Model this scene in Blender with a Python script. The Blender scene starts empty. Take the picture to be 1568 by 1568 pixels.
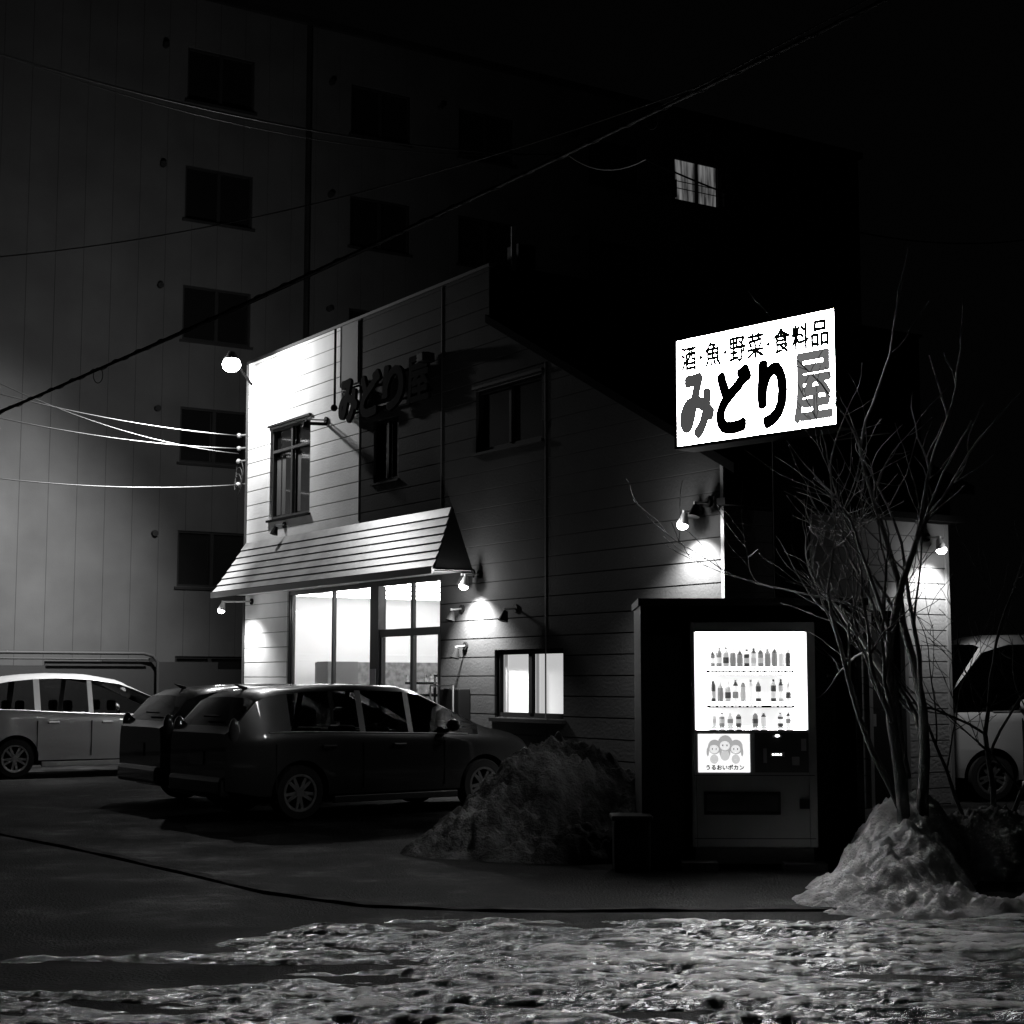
import bpy, math, random
from mathutils import Vector, Matrix, noise
random.seed(7)
S=bpy.context.scene
col=S.collection
S.view_settings.view_transform='Standard'
S.view_settings.look='None'
S.view_settings.exposure=0

# ------------------------------------------------------------ world (night sky)
W=bpy.data.worlds.new("World"); S.world=W; W.use_nodes=True
bg=W.node_tree.nodes['Background']
bg.inputs[0].default_value=(0.9,0.9,0.9,1); bg.inputs[1].default_value=0.0009

# ------------------------------------------------------------ materials
def mat(name,g=0.5,rough=0.5,metal=0.0,emit=0.0,bump=0.0,bscale=20,var=0.0,vscale=2.0,coat=0.0,spec=0.5,stretch=(1,1,1)):
    m=bpy.data.materials.new(name); m.use_nodes=True
    nt=m.node_tree; b=nt.nodes['Principled BSDF']
    b.inputs['Base Color'].default_value=(g,g,g,1)
    b.inputs['Roughness'].default_value=rough
    b.inputs['Metallic'].default_value=metal
    b.inputs['Coat Weight'].default_value=coat
    b.inputs['Coat Roughness'].default_value=0.03
    b.inputs['Specular IOR Level'].default_value=spec
    if emit>0:
        b.inputs['Emission Color'].default_value=(1,1,1,1)
        b.inputs['Emission Strength'].default_value=emit
    tc=nt.nodes.new('ShaderNodeTexCoord'); mp=nt.nodes.new('ShaderNodeMapping')
    mp.inputs['Scale'].default_value=stretch
    nt.links.new(tc.outputs['Object'],mp.inputs[0])
    if bump>0:
        n=nt.nodes.new('ShaderNodeTexNoise'); n.inputs['Scale'].default_value=bscale; n.inputs['Detail'].default_value=6
        nt.links.new(mp.outputs[0],n.inputs['Vector'])
        bp=nt.nodes.new('ShaderNodeBump'); bp.inputs['Strength'].default_value=bump; bp.inputs['Distance'].default_value=0.02
        nt.links.new(n.outputs['Fac'],bp.inputs['Height']); nt.links.new(bp.outputs[0],b.inputs['Normal'])
    if var>0:
        n=nt.nodes.new('ShaderNodeTexNoise'); n.inputs['Scale'].default_value=vscale; n.inputs['Detail'].default_value=5
        nt.links.new(mp.outputs[0],n.inputs['Vector'])
        r=nt.nodes.new('ShaderNodeMapRange'); r.inputs[1].default_value=.3; r.inputs[2].default_value=.7
        r.inputs[3].default_value=g*(1-var); r.inputs[4].default_value=min(1,g*(1+var))
        nt.links.new(n.outputs['Fac'],r.inputs[0]); nt.links.new(r.outputs[0],b.inputs['Base Color'])
    return m

def siding(name,g,pitch,groove=0.07,vertical=False,bumpd=0.03,dark=0.35,deckle=0.5,split=None,g2=None):
    m=bpy.data.materials.new(name); m.use_nodes=True; nt=m.node_tree; L=nt.links
    b=nt.nodes['Principled BSDF']; b.inputs['Roughness'].default_value=0.8; b.inputs['Specular IOR Level'].default_value=.02
    tc=nt.nodes.new('ShaderNodeTexCoord'); sp=nt.nodes.new('ShaderNodeSeparateXYZ'); L.new(tc.outputs['Object'],sp.inputs[0])
    d=nt.nodes.new('ShaderNodeMath'); d.operation='DIVIDE'; d.inputs[1].default_value=pitch
    L.new(sp.outputs['X' if vertical else 'Z'],d.inputs[0])
    f=nt.nodes.new('ShaderNodeMath'); f.operation='FRACT'; L.new(d.outputs[0],f.inputs[0])
    r=nt.nodes.new('ShaderNodeMapRange'); r.interpolation_type='SMOOTHSTEP'
    r.inputs[1].default_value=0; r.inputs[2].default_value=groove; L.new(f.outputs[0],r.inputs[0])
    n=nt.nodes.new('ShaderNodeTexNoise'); n.inputs['Scale'].default_value=26; n.inputs['Detail'].default_value=5
    L.new(tc.outputs['Object'],n.inputs['Vector'])
    n2=nt.nodes.new('ShaderNodeTexNoise'); n2.inputs['Scale'].default_value=0.9; n2.inputs['Detail'].default_value=6
    L.new(tc.outputs['Object'],n2.inputs['Vector'])
    vr=nt.nodes.new('ShaderNodeMapRange'); vr.inputs[1].default_value=.3; vr.inputs[2].default_value=.7
    vr.inputs[3].default_value=g*.8; vr.inputs[4].default_value=g*1.1; L.new(n2.outputs['Fac'],vr.inputs[0])
    dk=nt.nodes.new('ShaderNodeMapRange'); dk.inputs[3].default_value=dark; dk.inputs[4].default_value=1; L.new(r.outputs[0],dk.inputs[0])
    mu=nt.nodes.new('ShaderNodeMath'); mu.operation='MULTIPLY'; L.new(vr.outputs[0],mu.inputs[0]); L.new(dk.outputs[0],mu.inputs[1])
    out=mu.outputs[0]
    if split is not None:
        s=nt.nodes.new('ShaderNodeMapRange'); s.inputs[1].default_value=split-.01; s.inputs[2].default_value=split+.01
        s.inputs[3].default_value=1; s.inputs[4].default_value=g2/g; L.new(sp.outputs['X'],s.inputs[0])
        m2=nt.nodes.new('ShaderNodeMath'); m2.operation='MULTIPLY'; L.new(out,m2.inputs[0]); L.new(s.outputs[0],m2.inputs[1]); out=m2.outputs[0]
    L.new(out,b.inputs['Base Color'])
    b1=nt.nodes.new('ShaderNodeBump'); b1.inputs['Distance'].default_value=bumpd; b1.inputs['Strength'].default_value=.7; L.new(r.outputs[0],b1.inputs['Height'])
    b2=nt.nodes.new('ShaderNodeBump'); b2.inputs['Distance'].default_value=.012; b2.inputs['Strength'].default_value=deckle
    L.new(n.outputs['Fac'],b2.inputs['Height']); L.new(b1.outputs[0],b2.inputs['Normal']); L.new(b2.outputs[0],b.inputs['Normal'])
    return m

def glassmat(name,tr=0.75,rough=0.02,tint=0.8):
    m=bpy.data.materials.new(name); m.use_nodes=True; nt=m.node_tree
    nt.nodes.clear(); o=nt.nodes.new('ShaderNodeOutputMaterial'); mx=nt.nodes.new('ShaderNodeMixShader')
    t=nt.nodes.new('ShaderNodeBsdfTransparent'); t.inputs[0].default_value=(tint,tint,tint,1)
    g=nt.nodes.new('ShaderNodeBsdfGlossy'); g.inputs['Roughness'].default_value=rough; g.inputs[0].default_value=(.8,.8,.8,1)
    fr=nt.nodes.new('ShaderNodeFresnel'); fr.inputs[0].default_value=1.5
    nt.links.new(fr.outputs[0],mx.inputs[0]); nt.links.new(t.outputs[0],mx.inputs[1]); nt.links.new(g.outputs[0],mx.inputs[2])
    nt.links.new(mx.outputs[0],o.inputs[0]); return m

M=dict(
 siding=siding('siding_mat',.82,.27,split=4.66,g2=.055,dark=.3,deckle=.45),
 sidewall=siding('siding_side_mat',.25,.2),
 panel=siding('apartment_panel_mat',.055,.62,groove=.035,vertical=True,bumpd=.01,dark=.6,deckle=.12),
 black=mat('black_paint',.008,.6,spec=.25),
 matteblack=mat('matte_black',.008,1,spec=.02),
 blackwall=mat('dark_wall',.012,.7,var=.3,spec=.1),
 trim=mat('dark_trim',.008,.7,spec=.06),
 lighttrim=mat('light_trim',.22,.4),
 alu=mat('aluminium',.4,.4,.8),
 glass=glassmat('window_glass'),
 darkglass=mat('dark_glass',.006,.08,spec=.7),
 awn=mat('awning_metal',.26,.4,.0,bump=.2,bscale=5,var=.35,vscale=1.6),
 white=mat('interior_white',.8,.6),
 tube=mat('interior_tube',.8,.5,emit=16),
 shelf=mat('shelf_mat',.2,.5,var=.5,vscale=9),
 goods=mat('goods_mat',.3,.5,var=.9,vscale=14),
 curtain=mat('frosted_pane',.7,.5,emit=.5,var=.2,vscale=1.5),
 rubber=mat('tyre_rubber',.012,.8,spec=.2),
 rim=mat('alloy_rim',.45,.25,.9),
 carblack=mat('dark_car_paint',.008,.22,.0,coat=1),
 cargrey=mat('grey_car_paint',.028,.32,.35,coat=.9),
 carwhite=mat('silver_car_paint',.42,.3,.1,coat=.6),
 carglass=glassmat('car_glass',tint=.5),
 lampglass=mat('headlight_glass',.6,.12,.5,coat=1),
 taillight=mat('taillight_glass',.05,.1,coat=1),
 plate=mat('number_plate',.5,.5),
 bulb=mat('lit_bulb',.8,.5,emit=26),
 bigbulb=mat('flood_bulb',.8,.5,emit=50),
 wire=mat('cable_black',.006,.9,spec=.05),
 wirelight=mat('cable_grey',.03,.5,spec=.3),
 bark=mat('bark',.08,.8,bump=.6,bscale=30,var=.4,vscale=8),
 sign=mat('sign_lit_acrylic',.8,.4,emit=80),
 signgray=mat('sign_ink_grey',.1,.5,emit=.07),
 signgray2=mat('sign_ink_light',.1,.5,emit=.15),
 signblack=mat('sign_ink_black',.01,.5),
 vm_body=mat('vending_body',.2,.35,.2,var=.15,coat=.3),
 vm_lit=mat('vending_backlight',.8,.4,emit=50),
 vm_in=mat('vending_inner_panel',.8,.4,emit=.8),
 vm_lit2=mat('vending_poster',.8,.4,emit=1.1),
)

# ------------------------------------------------------------ helpers
def group(name,loc=(0,0,0),rz=0.0):
    e=bpy.data.objects.new(name,None); e.location=loc; e.rotation_euler=(0,0,rz); e.empty_display_size=.2
    col.objects.link(e); return e
def mo(name,v,f,m,parent=None,smooth=False,bevel=0,ang=None):
    me=bpy.data.meshes.new(name); me.from_pydata([tuple(a) for a in v],[],f); me.update()
    if isinstance(m,(list,tuple)):
        for k in m: me.materials.append(k)
    else: me.materials.append(m)
    if smooth:
        me.shade_smooth()
        if ang: me.set_sharp_from_angle(angle=math.radians(ang))
    o=bpy.data.objects.new(name,me); col.objects.link(o)
    if parent: o.parent=parent
    if bevel:
        b=o.modifiers.new('b','BEVEL'); b.width=bevel; b.segments=2; b.limit_method='ANGLE'
    return o
BF=[(0,3,2,1),(4,5,6,7),(0,1,5,4),(1,2,6,5),(2,3,7,6),(3,0,4,7)]
def bv(x0,x1,y0,y1,z0,z1):
    return [(x0,y0,z0),(x1,y0,z0),(x1,y1,z0),(x0,y1,z0),(x0,y0,z1),(x1,y0,z1),(x1,y1,z1),(x0,y1,z1)]
def box(p,name,x0,x1,y0,y1,z0,z1,m,bevel=0.0):
    return mo(name,bv(x0,x1,y0,y1,z0,z1),BF,m,p,bevel=bevel)
def boxes(p,name,lst,m,bevel=0.0):
    v=[];f=[]
    for b in lst:
        n=len(v); v+=bv(*b); f+=[tuple(i+n for i in q) for q in BF]
    return mo(name,v,f,m,p,bevel=bevel)
def tube(p,name,a,b,r,m,seg=12,r2=None):
    a=Vector(a);b=Vector(b);d=(b-a).normalized(); r2=r if r2 is None else r2
    u=d.orthogonal().normalized(); w=d.cross(u); v=[];f=[]
    for k in range(seg):
        t=2*math.pi*k/seg; c=u*math.cos(t)+w*math.sin(t); v.append(a+c*r); v.append(b+c*r2)
    for k in range(seg):
        j=(k+1)%seg; f.append((2*k,2*j,2*j+1,2*k+1))
    f.append(tuple(2*k for k in range(seg))[::-1]); f.append(tuple(2*k+1 for k in range(seg)))
    return mo(name,v,f,m,p,smooth=True,ang=40)
def ball(p,name,c,r,m,sx=1,sy=1,sz=1,n=12):
    v=[];f=[]
    for i in range(n+1):
        th=math.pi*i/n
        for j in range(2*n):
            ph=math.pi*j/n
            v.append((c[0]+r*sx*math.sin(th)*math.cos(ph),c[1]+r*sy*math.sin(th)*math.sin(ph),c[2]+r*sz*math.cos(th)))
    for i in range(n):
        for j in range(2*n):
            k=(j+1)%(2*n); f.append((i*2*n+j,(i+1)*2*n+j,(i+1)*2*n+k,i*2*n+k))
    return mo(name,v,f,m,p,smooth=True)
def wirecurve(p,name,lines,m):
    cu=bpy.data.curves.new(name,'CURVE'); cu.dimensions='3D'; cu.bevel_depth=1.0; cu.bevel_resolution=2
    for pts in lines:
        s=cu.splines.new('POLY'); s.points.add(len(pts)-1)
        for i,q in enumerate(pts):
            s.points[i].co=(q[0],q[1],q[2],1); s.points[i].radius=q[3]
    cu.materials.append(m); cu.use_fill_caps=True
    o=bpy.data.objects.new(name,cu); col.objects.link(o)
    if p: o.parent=p
    return o
def text(p,name,body,x0,x1,z0,z1,y,m,depth=.01,bold=0.0,copies=12):
    """text fitted in the local rectangle x0..x1, z0..z1, facing -y; bold = stroke thickening in metres"""
    cu=bpy.data.curves.new(name,'FONT'); cu.body=body; cu.size=1; cu.extrude=.5; cu.resolution_u=4
    t=bpy.data.objects.new(name+'_tmp',cu); col.objects.link(t)
    dg=bpy.context.evaluated_depsgraph_get(); dg.update()
    me=bpy.data.meshes.new_from_object(t.evaluated_get(dg)); bpy.data.objects.remove(t)
    vs=[v.co.copy() for v in me.vertices]
    if not vs: return None
    fs=[tuple(q.vertices) for q in me.polygons]
    bpy.data.meshes.remove(me)
    ax=min(v.x for v in vs);bx=max(v.x for v in vs);ay=min(v.y for v in vs);by=max(v.y for v in vs)
    offs=[(0,0)]
    if bold>0: offs+=[(bold*math.cos(2*math.pi*k/copies),bold*math.sin(2*math.pi*k/copies)) for k in range(copies)]
    V=[];F=[]
    X0,X1,Za,Zb=x0+bold,x1-bold,z0+bold,z1-bold
    for i,(ox,oz) in enumerate(offs):
        n=len(V)
        for c in vs:
            V.append((X0+(c.x-ax)/(bx-ax)*(X1-X0)+ox, y-i*.00015-(c.z+.5)*depth, Za+(c.y-ay)/(by-ay)*(Zb-Za)+oz))
        F+=[tuple(a+n for a in q) for q in fs]
    return mo(name,V,F,m,p)
def lamp(p,name,kind,loc,power,radius=.05,rot=None,spot=None,blend=.6):
    l=bpy.data.lights.new(name,kind); l.energy=power; l.shadow_soft_size=radius
    if kind=='SPOT': l.spot_size=math.radians(spot); l.spot_blend=blend
    o=bpy.data.objects.new(name,l); col.objects.link(o); o.parent=p; o.location=loc
    if rot: o.rotation_euler=rot
    return o
def aim(v): # euler pointing -Z along v
    return Vector(v).to_track_quat('-Z','Y').to_euler()

# ------------------------------------------------------------ camera
cd=bpy.data.cameras.new('camera'); cam=bpy.data.objects.new('camera',cd); col.objects.link(cam)
cam.location=(0,0,1.57); cam.rotation_euler=(math.radians(96),0,0)
cd.sensor_width=36; cd.lens=56.25; cd.clip_end=1000; cd.clip_start=.05
S.camera=cam

# ------------------------------------------------------------ ground
def groundmat():
    m=bpy.data.materials.new('wet_asphalt'); m.use_nodes=True; nt=m.node_tree; L=nt.links; b=nt.nodes['Principled BSDF']
    tc=nt.nodes.new('ShaderNodeTexCoord')
    n=nt.nodes.new('ShaderNodeTexNoise'); n.inputs['Scale'].default_value=1.1; n.inputs['Detail'].default_value=9; n.inputs['Roughness'].default_value=.65; L.new(tc.outputs['Object'],n.inputs['Vector'])
    r=nt.nodes.new('ShaderNodeMapRange'); r.inputs[1].default_value=.45; r.inputs[2].default_value=.68; r.inputs[3].default_value=.004; r.inputs[4].default_value=.028
    L.new(n.outputs['Fac'],r.inputs[0]); L.new(r.outputs[0],b.inputs['Base Color'])
    r2=nt.nodes.new('ShaderNodeMapRange'); r2.inputs[1].default_value=.35; r2.inputs[2].default_value=.65; r2.inputs[3].default_value=.45; r2.inputs[4].default_value=.85
    L.new(n.outputs['Fac'],r2.inputs[0]); L.new(r2.outputs[0],b.inputs['Roughness'])
    n2=nt.nodes.new('ShaderNodeTexNoise'); n2.inputs['Scale'].default_value=45; n2.inputs['Detail'].default_value=5; L.new(tc.outputs['Object'],n2.inputs['Vector'])
    bp=nt.nodes.new('ShaderNodeBump'); bp.inputs['Strength'].default_value=.9; bp.inputs['Distance'].default_value=.03; L.new(n2.outputs['Fac'],bp.inputs['Height']); L.new(bp.outputs[0],b.inputs['Normal'])
    b.inputs['Specular IOR Level'].default_value=.03
    return m
mo('ground',[(-200,-100,0),(200,-100,0),(200,300,0),(-200,300,0)],[(0,1,2,3)],groundmat())

def snowmat(name,g,rough,bs,scale,spec=.5,var=.3,stretch=(1,1,1),bd=.04,zramp=None):
    m=bpy.data.materials.new(name); m.use_nodes=True; nt=m.node_tree; L=nt.links; b=nt.nodes['Principled BSDF']
    tc=nt.nodes.new('ShaderNodeTexCoord'); mp=nt.nodes.new('ShaderNodeMapping'); mp.inputs['Scale'].default_value=stretch; L.new(tc.outputs['Object'],mp.inputs[0])
    n=nt.nodes.new('ShaderNodeTexNoise'); n.inputs['Scale'].default_value=scale; n.inputs['Detail'].default_value=8; n.inputs['Roughness'].default_value=.65; L.new(mp.outputs[0],n.inputs['Vector'])
    n3=nt.nodes.new('ShaderNodeTexNoise'); n3.inputs['Scale'].default_value=3; n3.inputs['Detail'].default_value=8; L.new(mp.outputs[0],n3.inputs['Vector'])
    r=nt.nodes.new('ShaderNodeMapRange'); r.inputs[1].default_value=.35; r.inputs[2].default_value=.65; r.inputs[3].default_value=g*(1-var); r.inputs[4].default_value=min(.9,g*(1+var))
    L.new(n3.outputs['Fac'],r.inputs[0])
    out=r.outputs[0]
    if zramp:
        # snow on ridges, wet ice in ruts, exaggerated to put light contrast into colour
        sp=nt.nodes.new('ShaderNodeSeparateXYZ'); L.new(tc.outputs['Object'],sp.inputs[0])
        ad=nt.nodes.new('ShaderNodeMath'); ad.operation='MULTIPLY_ADD'; ad.inputs[1].default_value=.05; L.new(n.outputs['Fac'],ad.inputs[0]); L.new(sp.outputs['Z'],ad.inputs[2])
        z=nt.nodes.new('ShaderNodeMapRange'); z.interpolation_type='SMOOTHSTEP'; z.inputs[1].default_value=zramp[0]+.025; z.inputs[2].default_value=zramp[1]+.025; z.inputs[3].default_value=.03; z.inputs[4].default_value=1
        L.new(ad.outputs[0],z.inputs[0])
        mu=nt.nodes.new('ShaderNodeMath'); mu.operation='MULTIPLY'; L.new(out,mu.inputs[0]); L.new(z.outputs[0],mu.inputs[1]); out=mu.outputs[0]
        rr=nt.nodes.new('ShaderNodeMapRange'); rr.inputs[3].default_value=.12; rr.inputs[4].default_value=.42; L.new(z.outputs[0],rr.inputs[0]); L.new(rr.outputs[0],b.inputs['Roughness'])
    L.new(out,b.inputs['Base Color'])
    bp=nt.nodes.new('ShaderNodeBump'); bp.inputs['Strength'].default_value=bs; bp.inputs['Distance'].default_value=bd; L.new(n.outputs['Fac'],bp.inputs['Height']); L.new(bp.outputs[0],b.inputs['Normal'])
    if not zramp: b.inputs['Roughness'].default_value=rough
    b.inputs['Specular IOR Level'].default_value=spec
    return m
M['snow']=snowmat('snow_dirty',.08,.8,1,24,spec=.1,var=.6,bd=.05)
M['snow2']=snowmat('snow_clean',.5,.7,1,24,spec=.3,var=.5,bd=.05)
M['ice']=snowmat('road_ice',.8,.3,1,14,spec=1.0,var=.2,stretch=(.6,1.5,1),bd=.08,zramp=(.028,.052))

def sst(a,b,x):
    t=max(0,min(1,(x-a)/(b-a))); return t*t*(3-2*t)
def N(x,y,z=0): return noise.noise(Vector((x,y,z)))
def ridg(x,y,z): return 1-2*abs(N(x,y,z))
def vor(x,y,z): return noise.voronoi(Vector((x,y,z)))[0][0]
def heightgrid(name,x0,x1,y0,y1,sx,sy,fn,m):
    nx=int((x1-x0)/sx)+1; ny=int((y1-y0)/sy)+1; v=[];f=[]
    for j in range(ny):
        for i in range(nx):
            x=x0+i*sx; y=y0+j*sy; v.append((x,y,fn(x,y)))
    for j in range(ny-1):
        for i in range(nx-1):
            a=j*nx+i
            if max(v[a][2],v[a+1][2],v[a+nx][2],v[a+nx+1][2])>-.01: f.append((a,a+1,a+nx+1,a+nx))
    return mo(name,v,f,m,None,smooth=True)
def ice(x,y):
    wx=x+.6*N(x*.6,y*.6,3); wy=y+.12*x+.25*N(x*.7,y*.7,33)
    h=.036*N(wx*.5,wy*1.4)+.028*ridg(wx*.8,wy*3.0,5)-.010+.028*N(wx*2.0,wy*6,9)+.022*N(wx*5,wy*14,2)+.012*N(wx*13,wy*30,7)
    yb=10.95+.3*N(x*.9,0,8)+.12*N(x*4,0,18)-1.6*sst(-1.0,-2.6,x)+.2*sst(1.5,3,x)
    h+= .012 - .09*sst(yb-.5,yb+.3,y)
    h-= .07*sst(.0,1.0,1-((x+2.3)/1.3)**2-((y-8.7)/.55)**2)
    return h
heightgrid('road_ice',-5,7,4.4,11.5,.030,.019,ice,M['ice'])

def dome(x,y,cx,cy,rx,ry,H,p=.8):
    d=1-((x-cx)/rx)**2-((y-cy)/ry)**2
    return H*(max(0,d)**p) - .25*max(0,-d)**.5*.3
def lumps(x,y,z,k=1):
    w=.12*N(x*3,y*3,z); 
    return k*(.09*N(x*2,y*2,z+1)+.13*(.45-vor(x*4.2+w,y*4.2,z*1.0))+.08*(.45-vor(x*9,y*9+w,z+3))+.035*(.45-vor(x*19,y*19,z+5))+.035*N(x*14,y*14,z+4)+.02*N(x*30,y*30,z+6))
def blend(L):
    s=sum(max(0,a)**2.5 for a in L)**(1/2.5)
    return s if s>0 else max(L)
def pile1(x,y):
    h=blend([dome(x,y,.38,15.8,.8,1.1,.95,.65),dome(x,y,.98,16.0,.9,1.2,.72,.6),dome(x,y,-.1,15.3,.75,1.0,.50),dome(x,y,-.45,15.0,.6,.7,.24),dome(x,y,.5,14.7,1.0,.8,.34)])-.03
    e=min(1,max(0,h*3.5+.25))
    return h+e*lumps(x,y,1,1.25)
heightgrid('snow_pile',-1.6,2.4,13.5,17.4,.022,.024,pile1,M['snow'])
def pile2(x,y):
    h=blend([dome(x,y,3.22,13.2,.5,.9,.70,.85),dome(x,y,4.3,13.6,1.3,.9,.52,.6),dome(x,y,3.0,12.6,.55,.8,.44,.9),dome(x,y,2.76,12.1,.6,.7,.30,.9),dome(x,y,2.55,11.6,.6,.6,.17,.9),dome(x,y,3.0,11.2,1.0,.6,.17,.9),dome(x,y,3.9,11.2,1.1,.5,.10,.9),dome(x,y,6.0,13.9,1.6,1.0,.45,.6)])-.03
    e=min(1,max(0,h*3.5+.3))
    return h+e*lumps(x,y,11,1.1)
heightgrid('snow_pile',1.7,7.6,10.4,15.2,.022,.024,pile2,M['snow2'])

# kerb along the lot
def strip(name,pts,w,z,m):
    v=[];f=[]
    P=[Vector((a,b,0)) for a,b in pts]
    for i,p in enumerate(P):
        d=(P[min(i+1,len(P)-1)]-P[max(i-1,0)]).normalized(); nrm=Vector((-d.y,d.x,0))*w/2
        for q,zz in((p-nrm,0),(p-nrm*.8,z),(p+nrm*.8,z),(p+nrm,0)): v.append((q.x,q.y,zz+.012*N(q.x*3,q.y*3,1) if zz>0 else 0))
    for i in range(len(P)-1):
        for k in range(3):
            f.append((i*4+k,(i+1)*4+k,(i+1)*4+k+1,i*4+k+1))
    return mo(name,v,f,m,None)
kp=[(-9,20.5),(-7,18.6),(-5.5,17.0),(-3.9,15),(-2.5,13.1),(-1.8,12.1),(-1.0,11.4),(0,11.15),(2,11.2),(8,11.3)]
kerbpts=[]
for a,b in zip(kp,kp[1:]):
    for k in range(8): t=k/8; kerbpts.append((a[0]+(b[0]-a[0])*t,a[1]+(b[1]-a[1])*t))
strip('kerb',kerbpts,.13,.018,mat('kerb_concrete',.02,.9,bump=.6,bscale=15,var=.7,vscale=4,spec=.05))

# ------------------------------------------------------------ SHOP
A57=math.atan2(-.84,.543)
shop=group('shop_building',(-5.07,30.38,0),A57)
TOP=7.62; XR=13.92
def topz(x):
    return TOP if x<8.72-1e-6 else 6.78-.515*(x-8.72)
holes=[(1.05,2.76,4.52,6.22),(5.15,5.99,4.78,5.8),(8.36,10.1,4.9,5.82),(8.88,10.6,1.05,2.0),(1.9,7.36,.12,3.16)]
def holewall(p,name,xs,zs,holes,topf,m,depth=.14):
    v=[];f=[]
    def q(a,b,c,d):
        n=len(v); v.extend([a,b,c,d]); f.append((n,n+1,n+2,n+3))
    xs=sorted(set(xs)); zs=sorted(set(zs))
    for xa,xb in zip(xs,xs[1:]):
        ta,tb=topf(xa+1e-5),topf(xb-1e-5); last=zs[0]
        for za,zb in zip(zs,zs[1:]):
            if zb>min(ta,tb)-.02: break
            last=zb
            cx,cz=(xa+xb)/2,(za+zb)/2
            if any(h[0]<cx<h[1] and h[2]<cz<h[3] for h in holes): continue
            q((xa,0,za),(xb,0,za),(xb,0,zb),(xa,0,zb))
        q((xa,0,last),(xb,0,last),(xb,0,tb),(xa,0,ta))
    for a,b,c,d in holes:
        q((a,0,c),(a,0,d),(a,depth,d),(a,depth,c)); q((b,0,c),(b,depth,c),(b,depth,d),(b,0,d))
        q((a,0,d),(b,0,d),(b,depth,d),(a,depth,d)); q((a,0,c),(a,depth,c),(b,depth,c),(b,0,c))
    return mo(name,v,f,m,p)
xs=[0,8.72,XR]+[h[0] for h in holes]+[h[1] for h in holes]; zs=[0]+[h[2] for h in holes]+[h[3] for h in holes]
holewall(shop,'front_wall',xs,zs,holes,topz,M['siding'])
D=3.75
mo('side_wall_left',[(0,0,0),(0,9,0),(0,9,TOP),(0,0,TOP)],[(0,1,2,3)],M['siding'],shop)
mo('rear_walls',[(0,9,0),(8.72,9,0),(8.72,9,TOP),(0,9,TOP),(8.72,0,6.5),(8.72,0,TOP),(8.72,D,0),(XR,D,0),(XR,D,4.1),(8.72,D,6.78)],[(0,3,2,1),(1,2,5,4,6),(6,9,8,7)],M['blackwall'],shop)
mo('roof',bv(-.03,8.76,-.03,9.05,TOP,TOP+.05),BF,M['black'],shop)
def zz(x): return 6.80-.515*(x-8.72)
mo('lean_to_roof',[(8.80,-.12,zz(8.8)),(14.25,-.12,zz(14.25)),(14.25,D+.2,zz(14.25)),(8.80,D+.2,zz(8.8)),(8.80,-.12,zz(8.8)+.12),(14.25,-.12,zz(14.25)+.12),(14.25,D+.2,zz(14.25)+.12),(8.80,D+.2,zz(8.8)+.12)],BF,M['matteblack'],shop)
v=[];f=[]
def Q(a,b,c,d):
    n=len(v); v.extend([a,b,c,d]); f.append((n,n+1,n+2,n+3))
for ya,yb,za,zb in((0,2.33,0,3.58),(2.95,D,0,3.58),(2.33,2.95,2.45,3.58)):
    Q((XR,ya,za),(XR,yb,za),(XR,yb,zb),(XR,ya,zb))
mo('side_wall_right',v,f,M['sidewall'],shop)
box(shop,'side_door',XR-.1,XR-.06,2.33,2.95,.0,2.45,M['trim'])
boxes(shop,'side_door_frame',[(XR-.1,XR+.02,2.29,2.35,0,2.5),(XR-.1,XR+.02,2.93,2.99,0,2.5),(XR-.1,XR+.02,2.352,2.928,2.44,2.5)],M['alu'])
box(shop,'side_door_handle',XR-.06,XR-.02,2.4,2.44,1.0,1.15,M['alu'])
box(shop,'fascia_side',XR-.02,XR+.05,.0,D+.05,3.58,4.12,M['black'])
box(shop,'gutter',XR+.05,XR+.2,-.15,D+.15,3.6,3.68,M['trim'])
boxes(shop,'corner_posts',[(XR-.03,XR+.025,-.025,.03,0,4.1),(XR-.03,XR+.025,D-.03,D+.025,0,3.6)],M['lighttrim'])
box(shop,'downpipe',XR+.04,XR+.1,.72,.78,0,3.6,M['trim'])
boxes(shop,'wall_joints',[(7.35,7.37,-.012,.0,4.2,TOP-.01),(10.18,10.2,-.012,.0,0,5.95),(4.64,4.66,-.012,0,4.2,TOP-.01),(-.03,.03,-.03,-.001,0,TOP-.01)],mat('joint_trim',.06,.7,spec=.1))
box(shop,'pilaster',3.95,4.60,-.03,-.001,6.55,TOP-.01,mat('pilaster_mat',.22,.8,spec=.05))
tube(shop,'conduit',(3.82,-.06,6.25),(3.82,-.06,TOP-.02),.022,M['trim'])
ball(shop,'conduit_end',(3.82,-.07,6.22),.06,M['trim'])
def window(p,name,a,b,c,d,fr,nsash=2,transom=None,pane=None,y=.05,t=.05):
    L=[(a,b,y,y+.06,c,c+t),(a,b,y,y+.06,d-t,d),(a,a+t,y-.003,y+.063,c+t,d-t),(b-t,b,y-.003,y+.063,c+t,d-t)]
    for k in range(1,nsash):
        x=a+(b-a)*k/nsash; L.append((x-t*.6,x+t*.6,y-.01,y+.05,c+t,d-t))
    if transom: L.append((a+t,b-t,y-.014,y+.055,transom-t*.5,transom+t*.5))
    boxes(p,name+'_frame',L,fr)
    box(p,name+'_pane',a+.01,b-.01,y+.068,y+.074,c+.01,d-.01,pane or M['darkglass'])
window(shop,'upper_window',1.05,2.76,4.52,6.22,mat('frame_dark',.04,.4),2,5.78)
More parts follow.
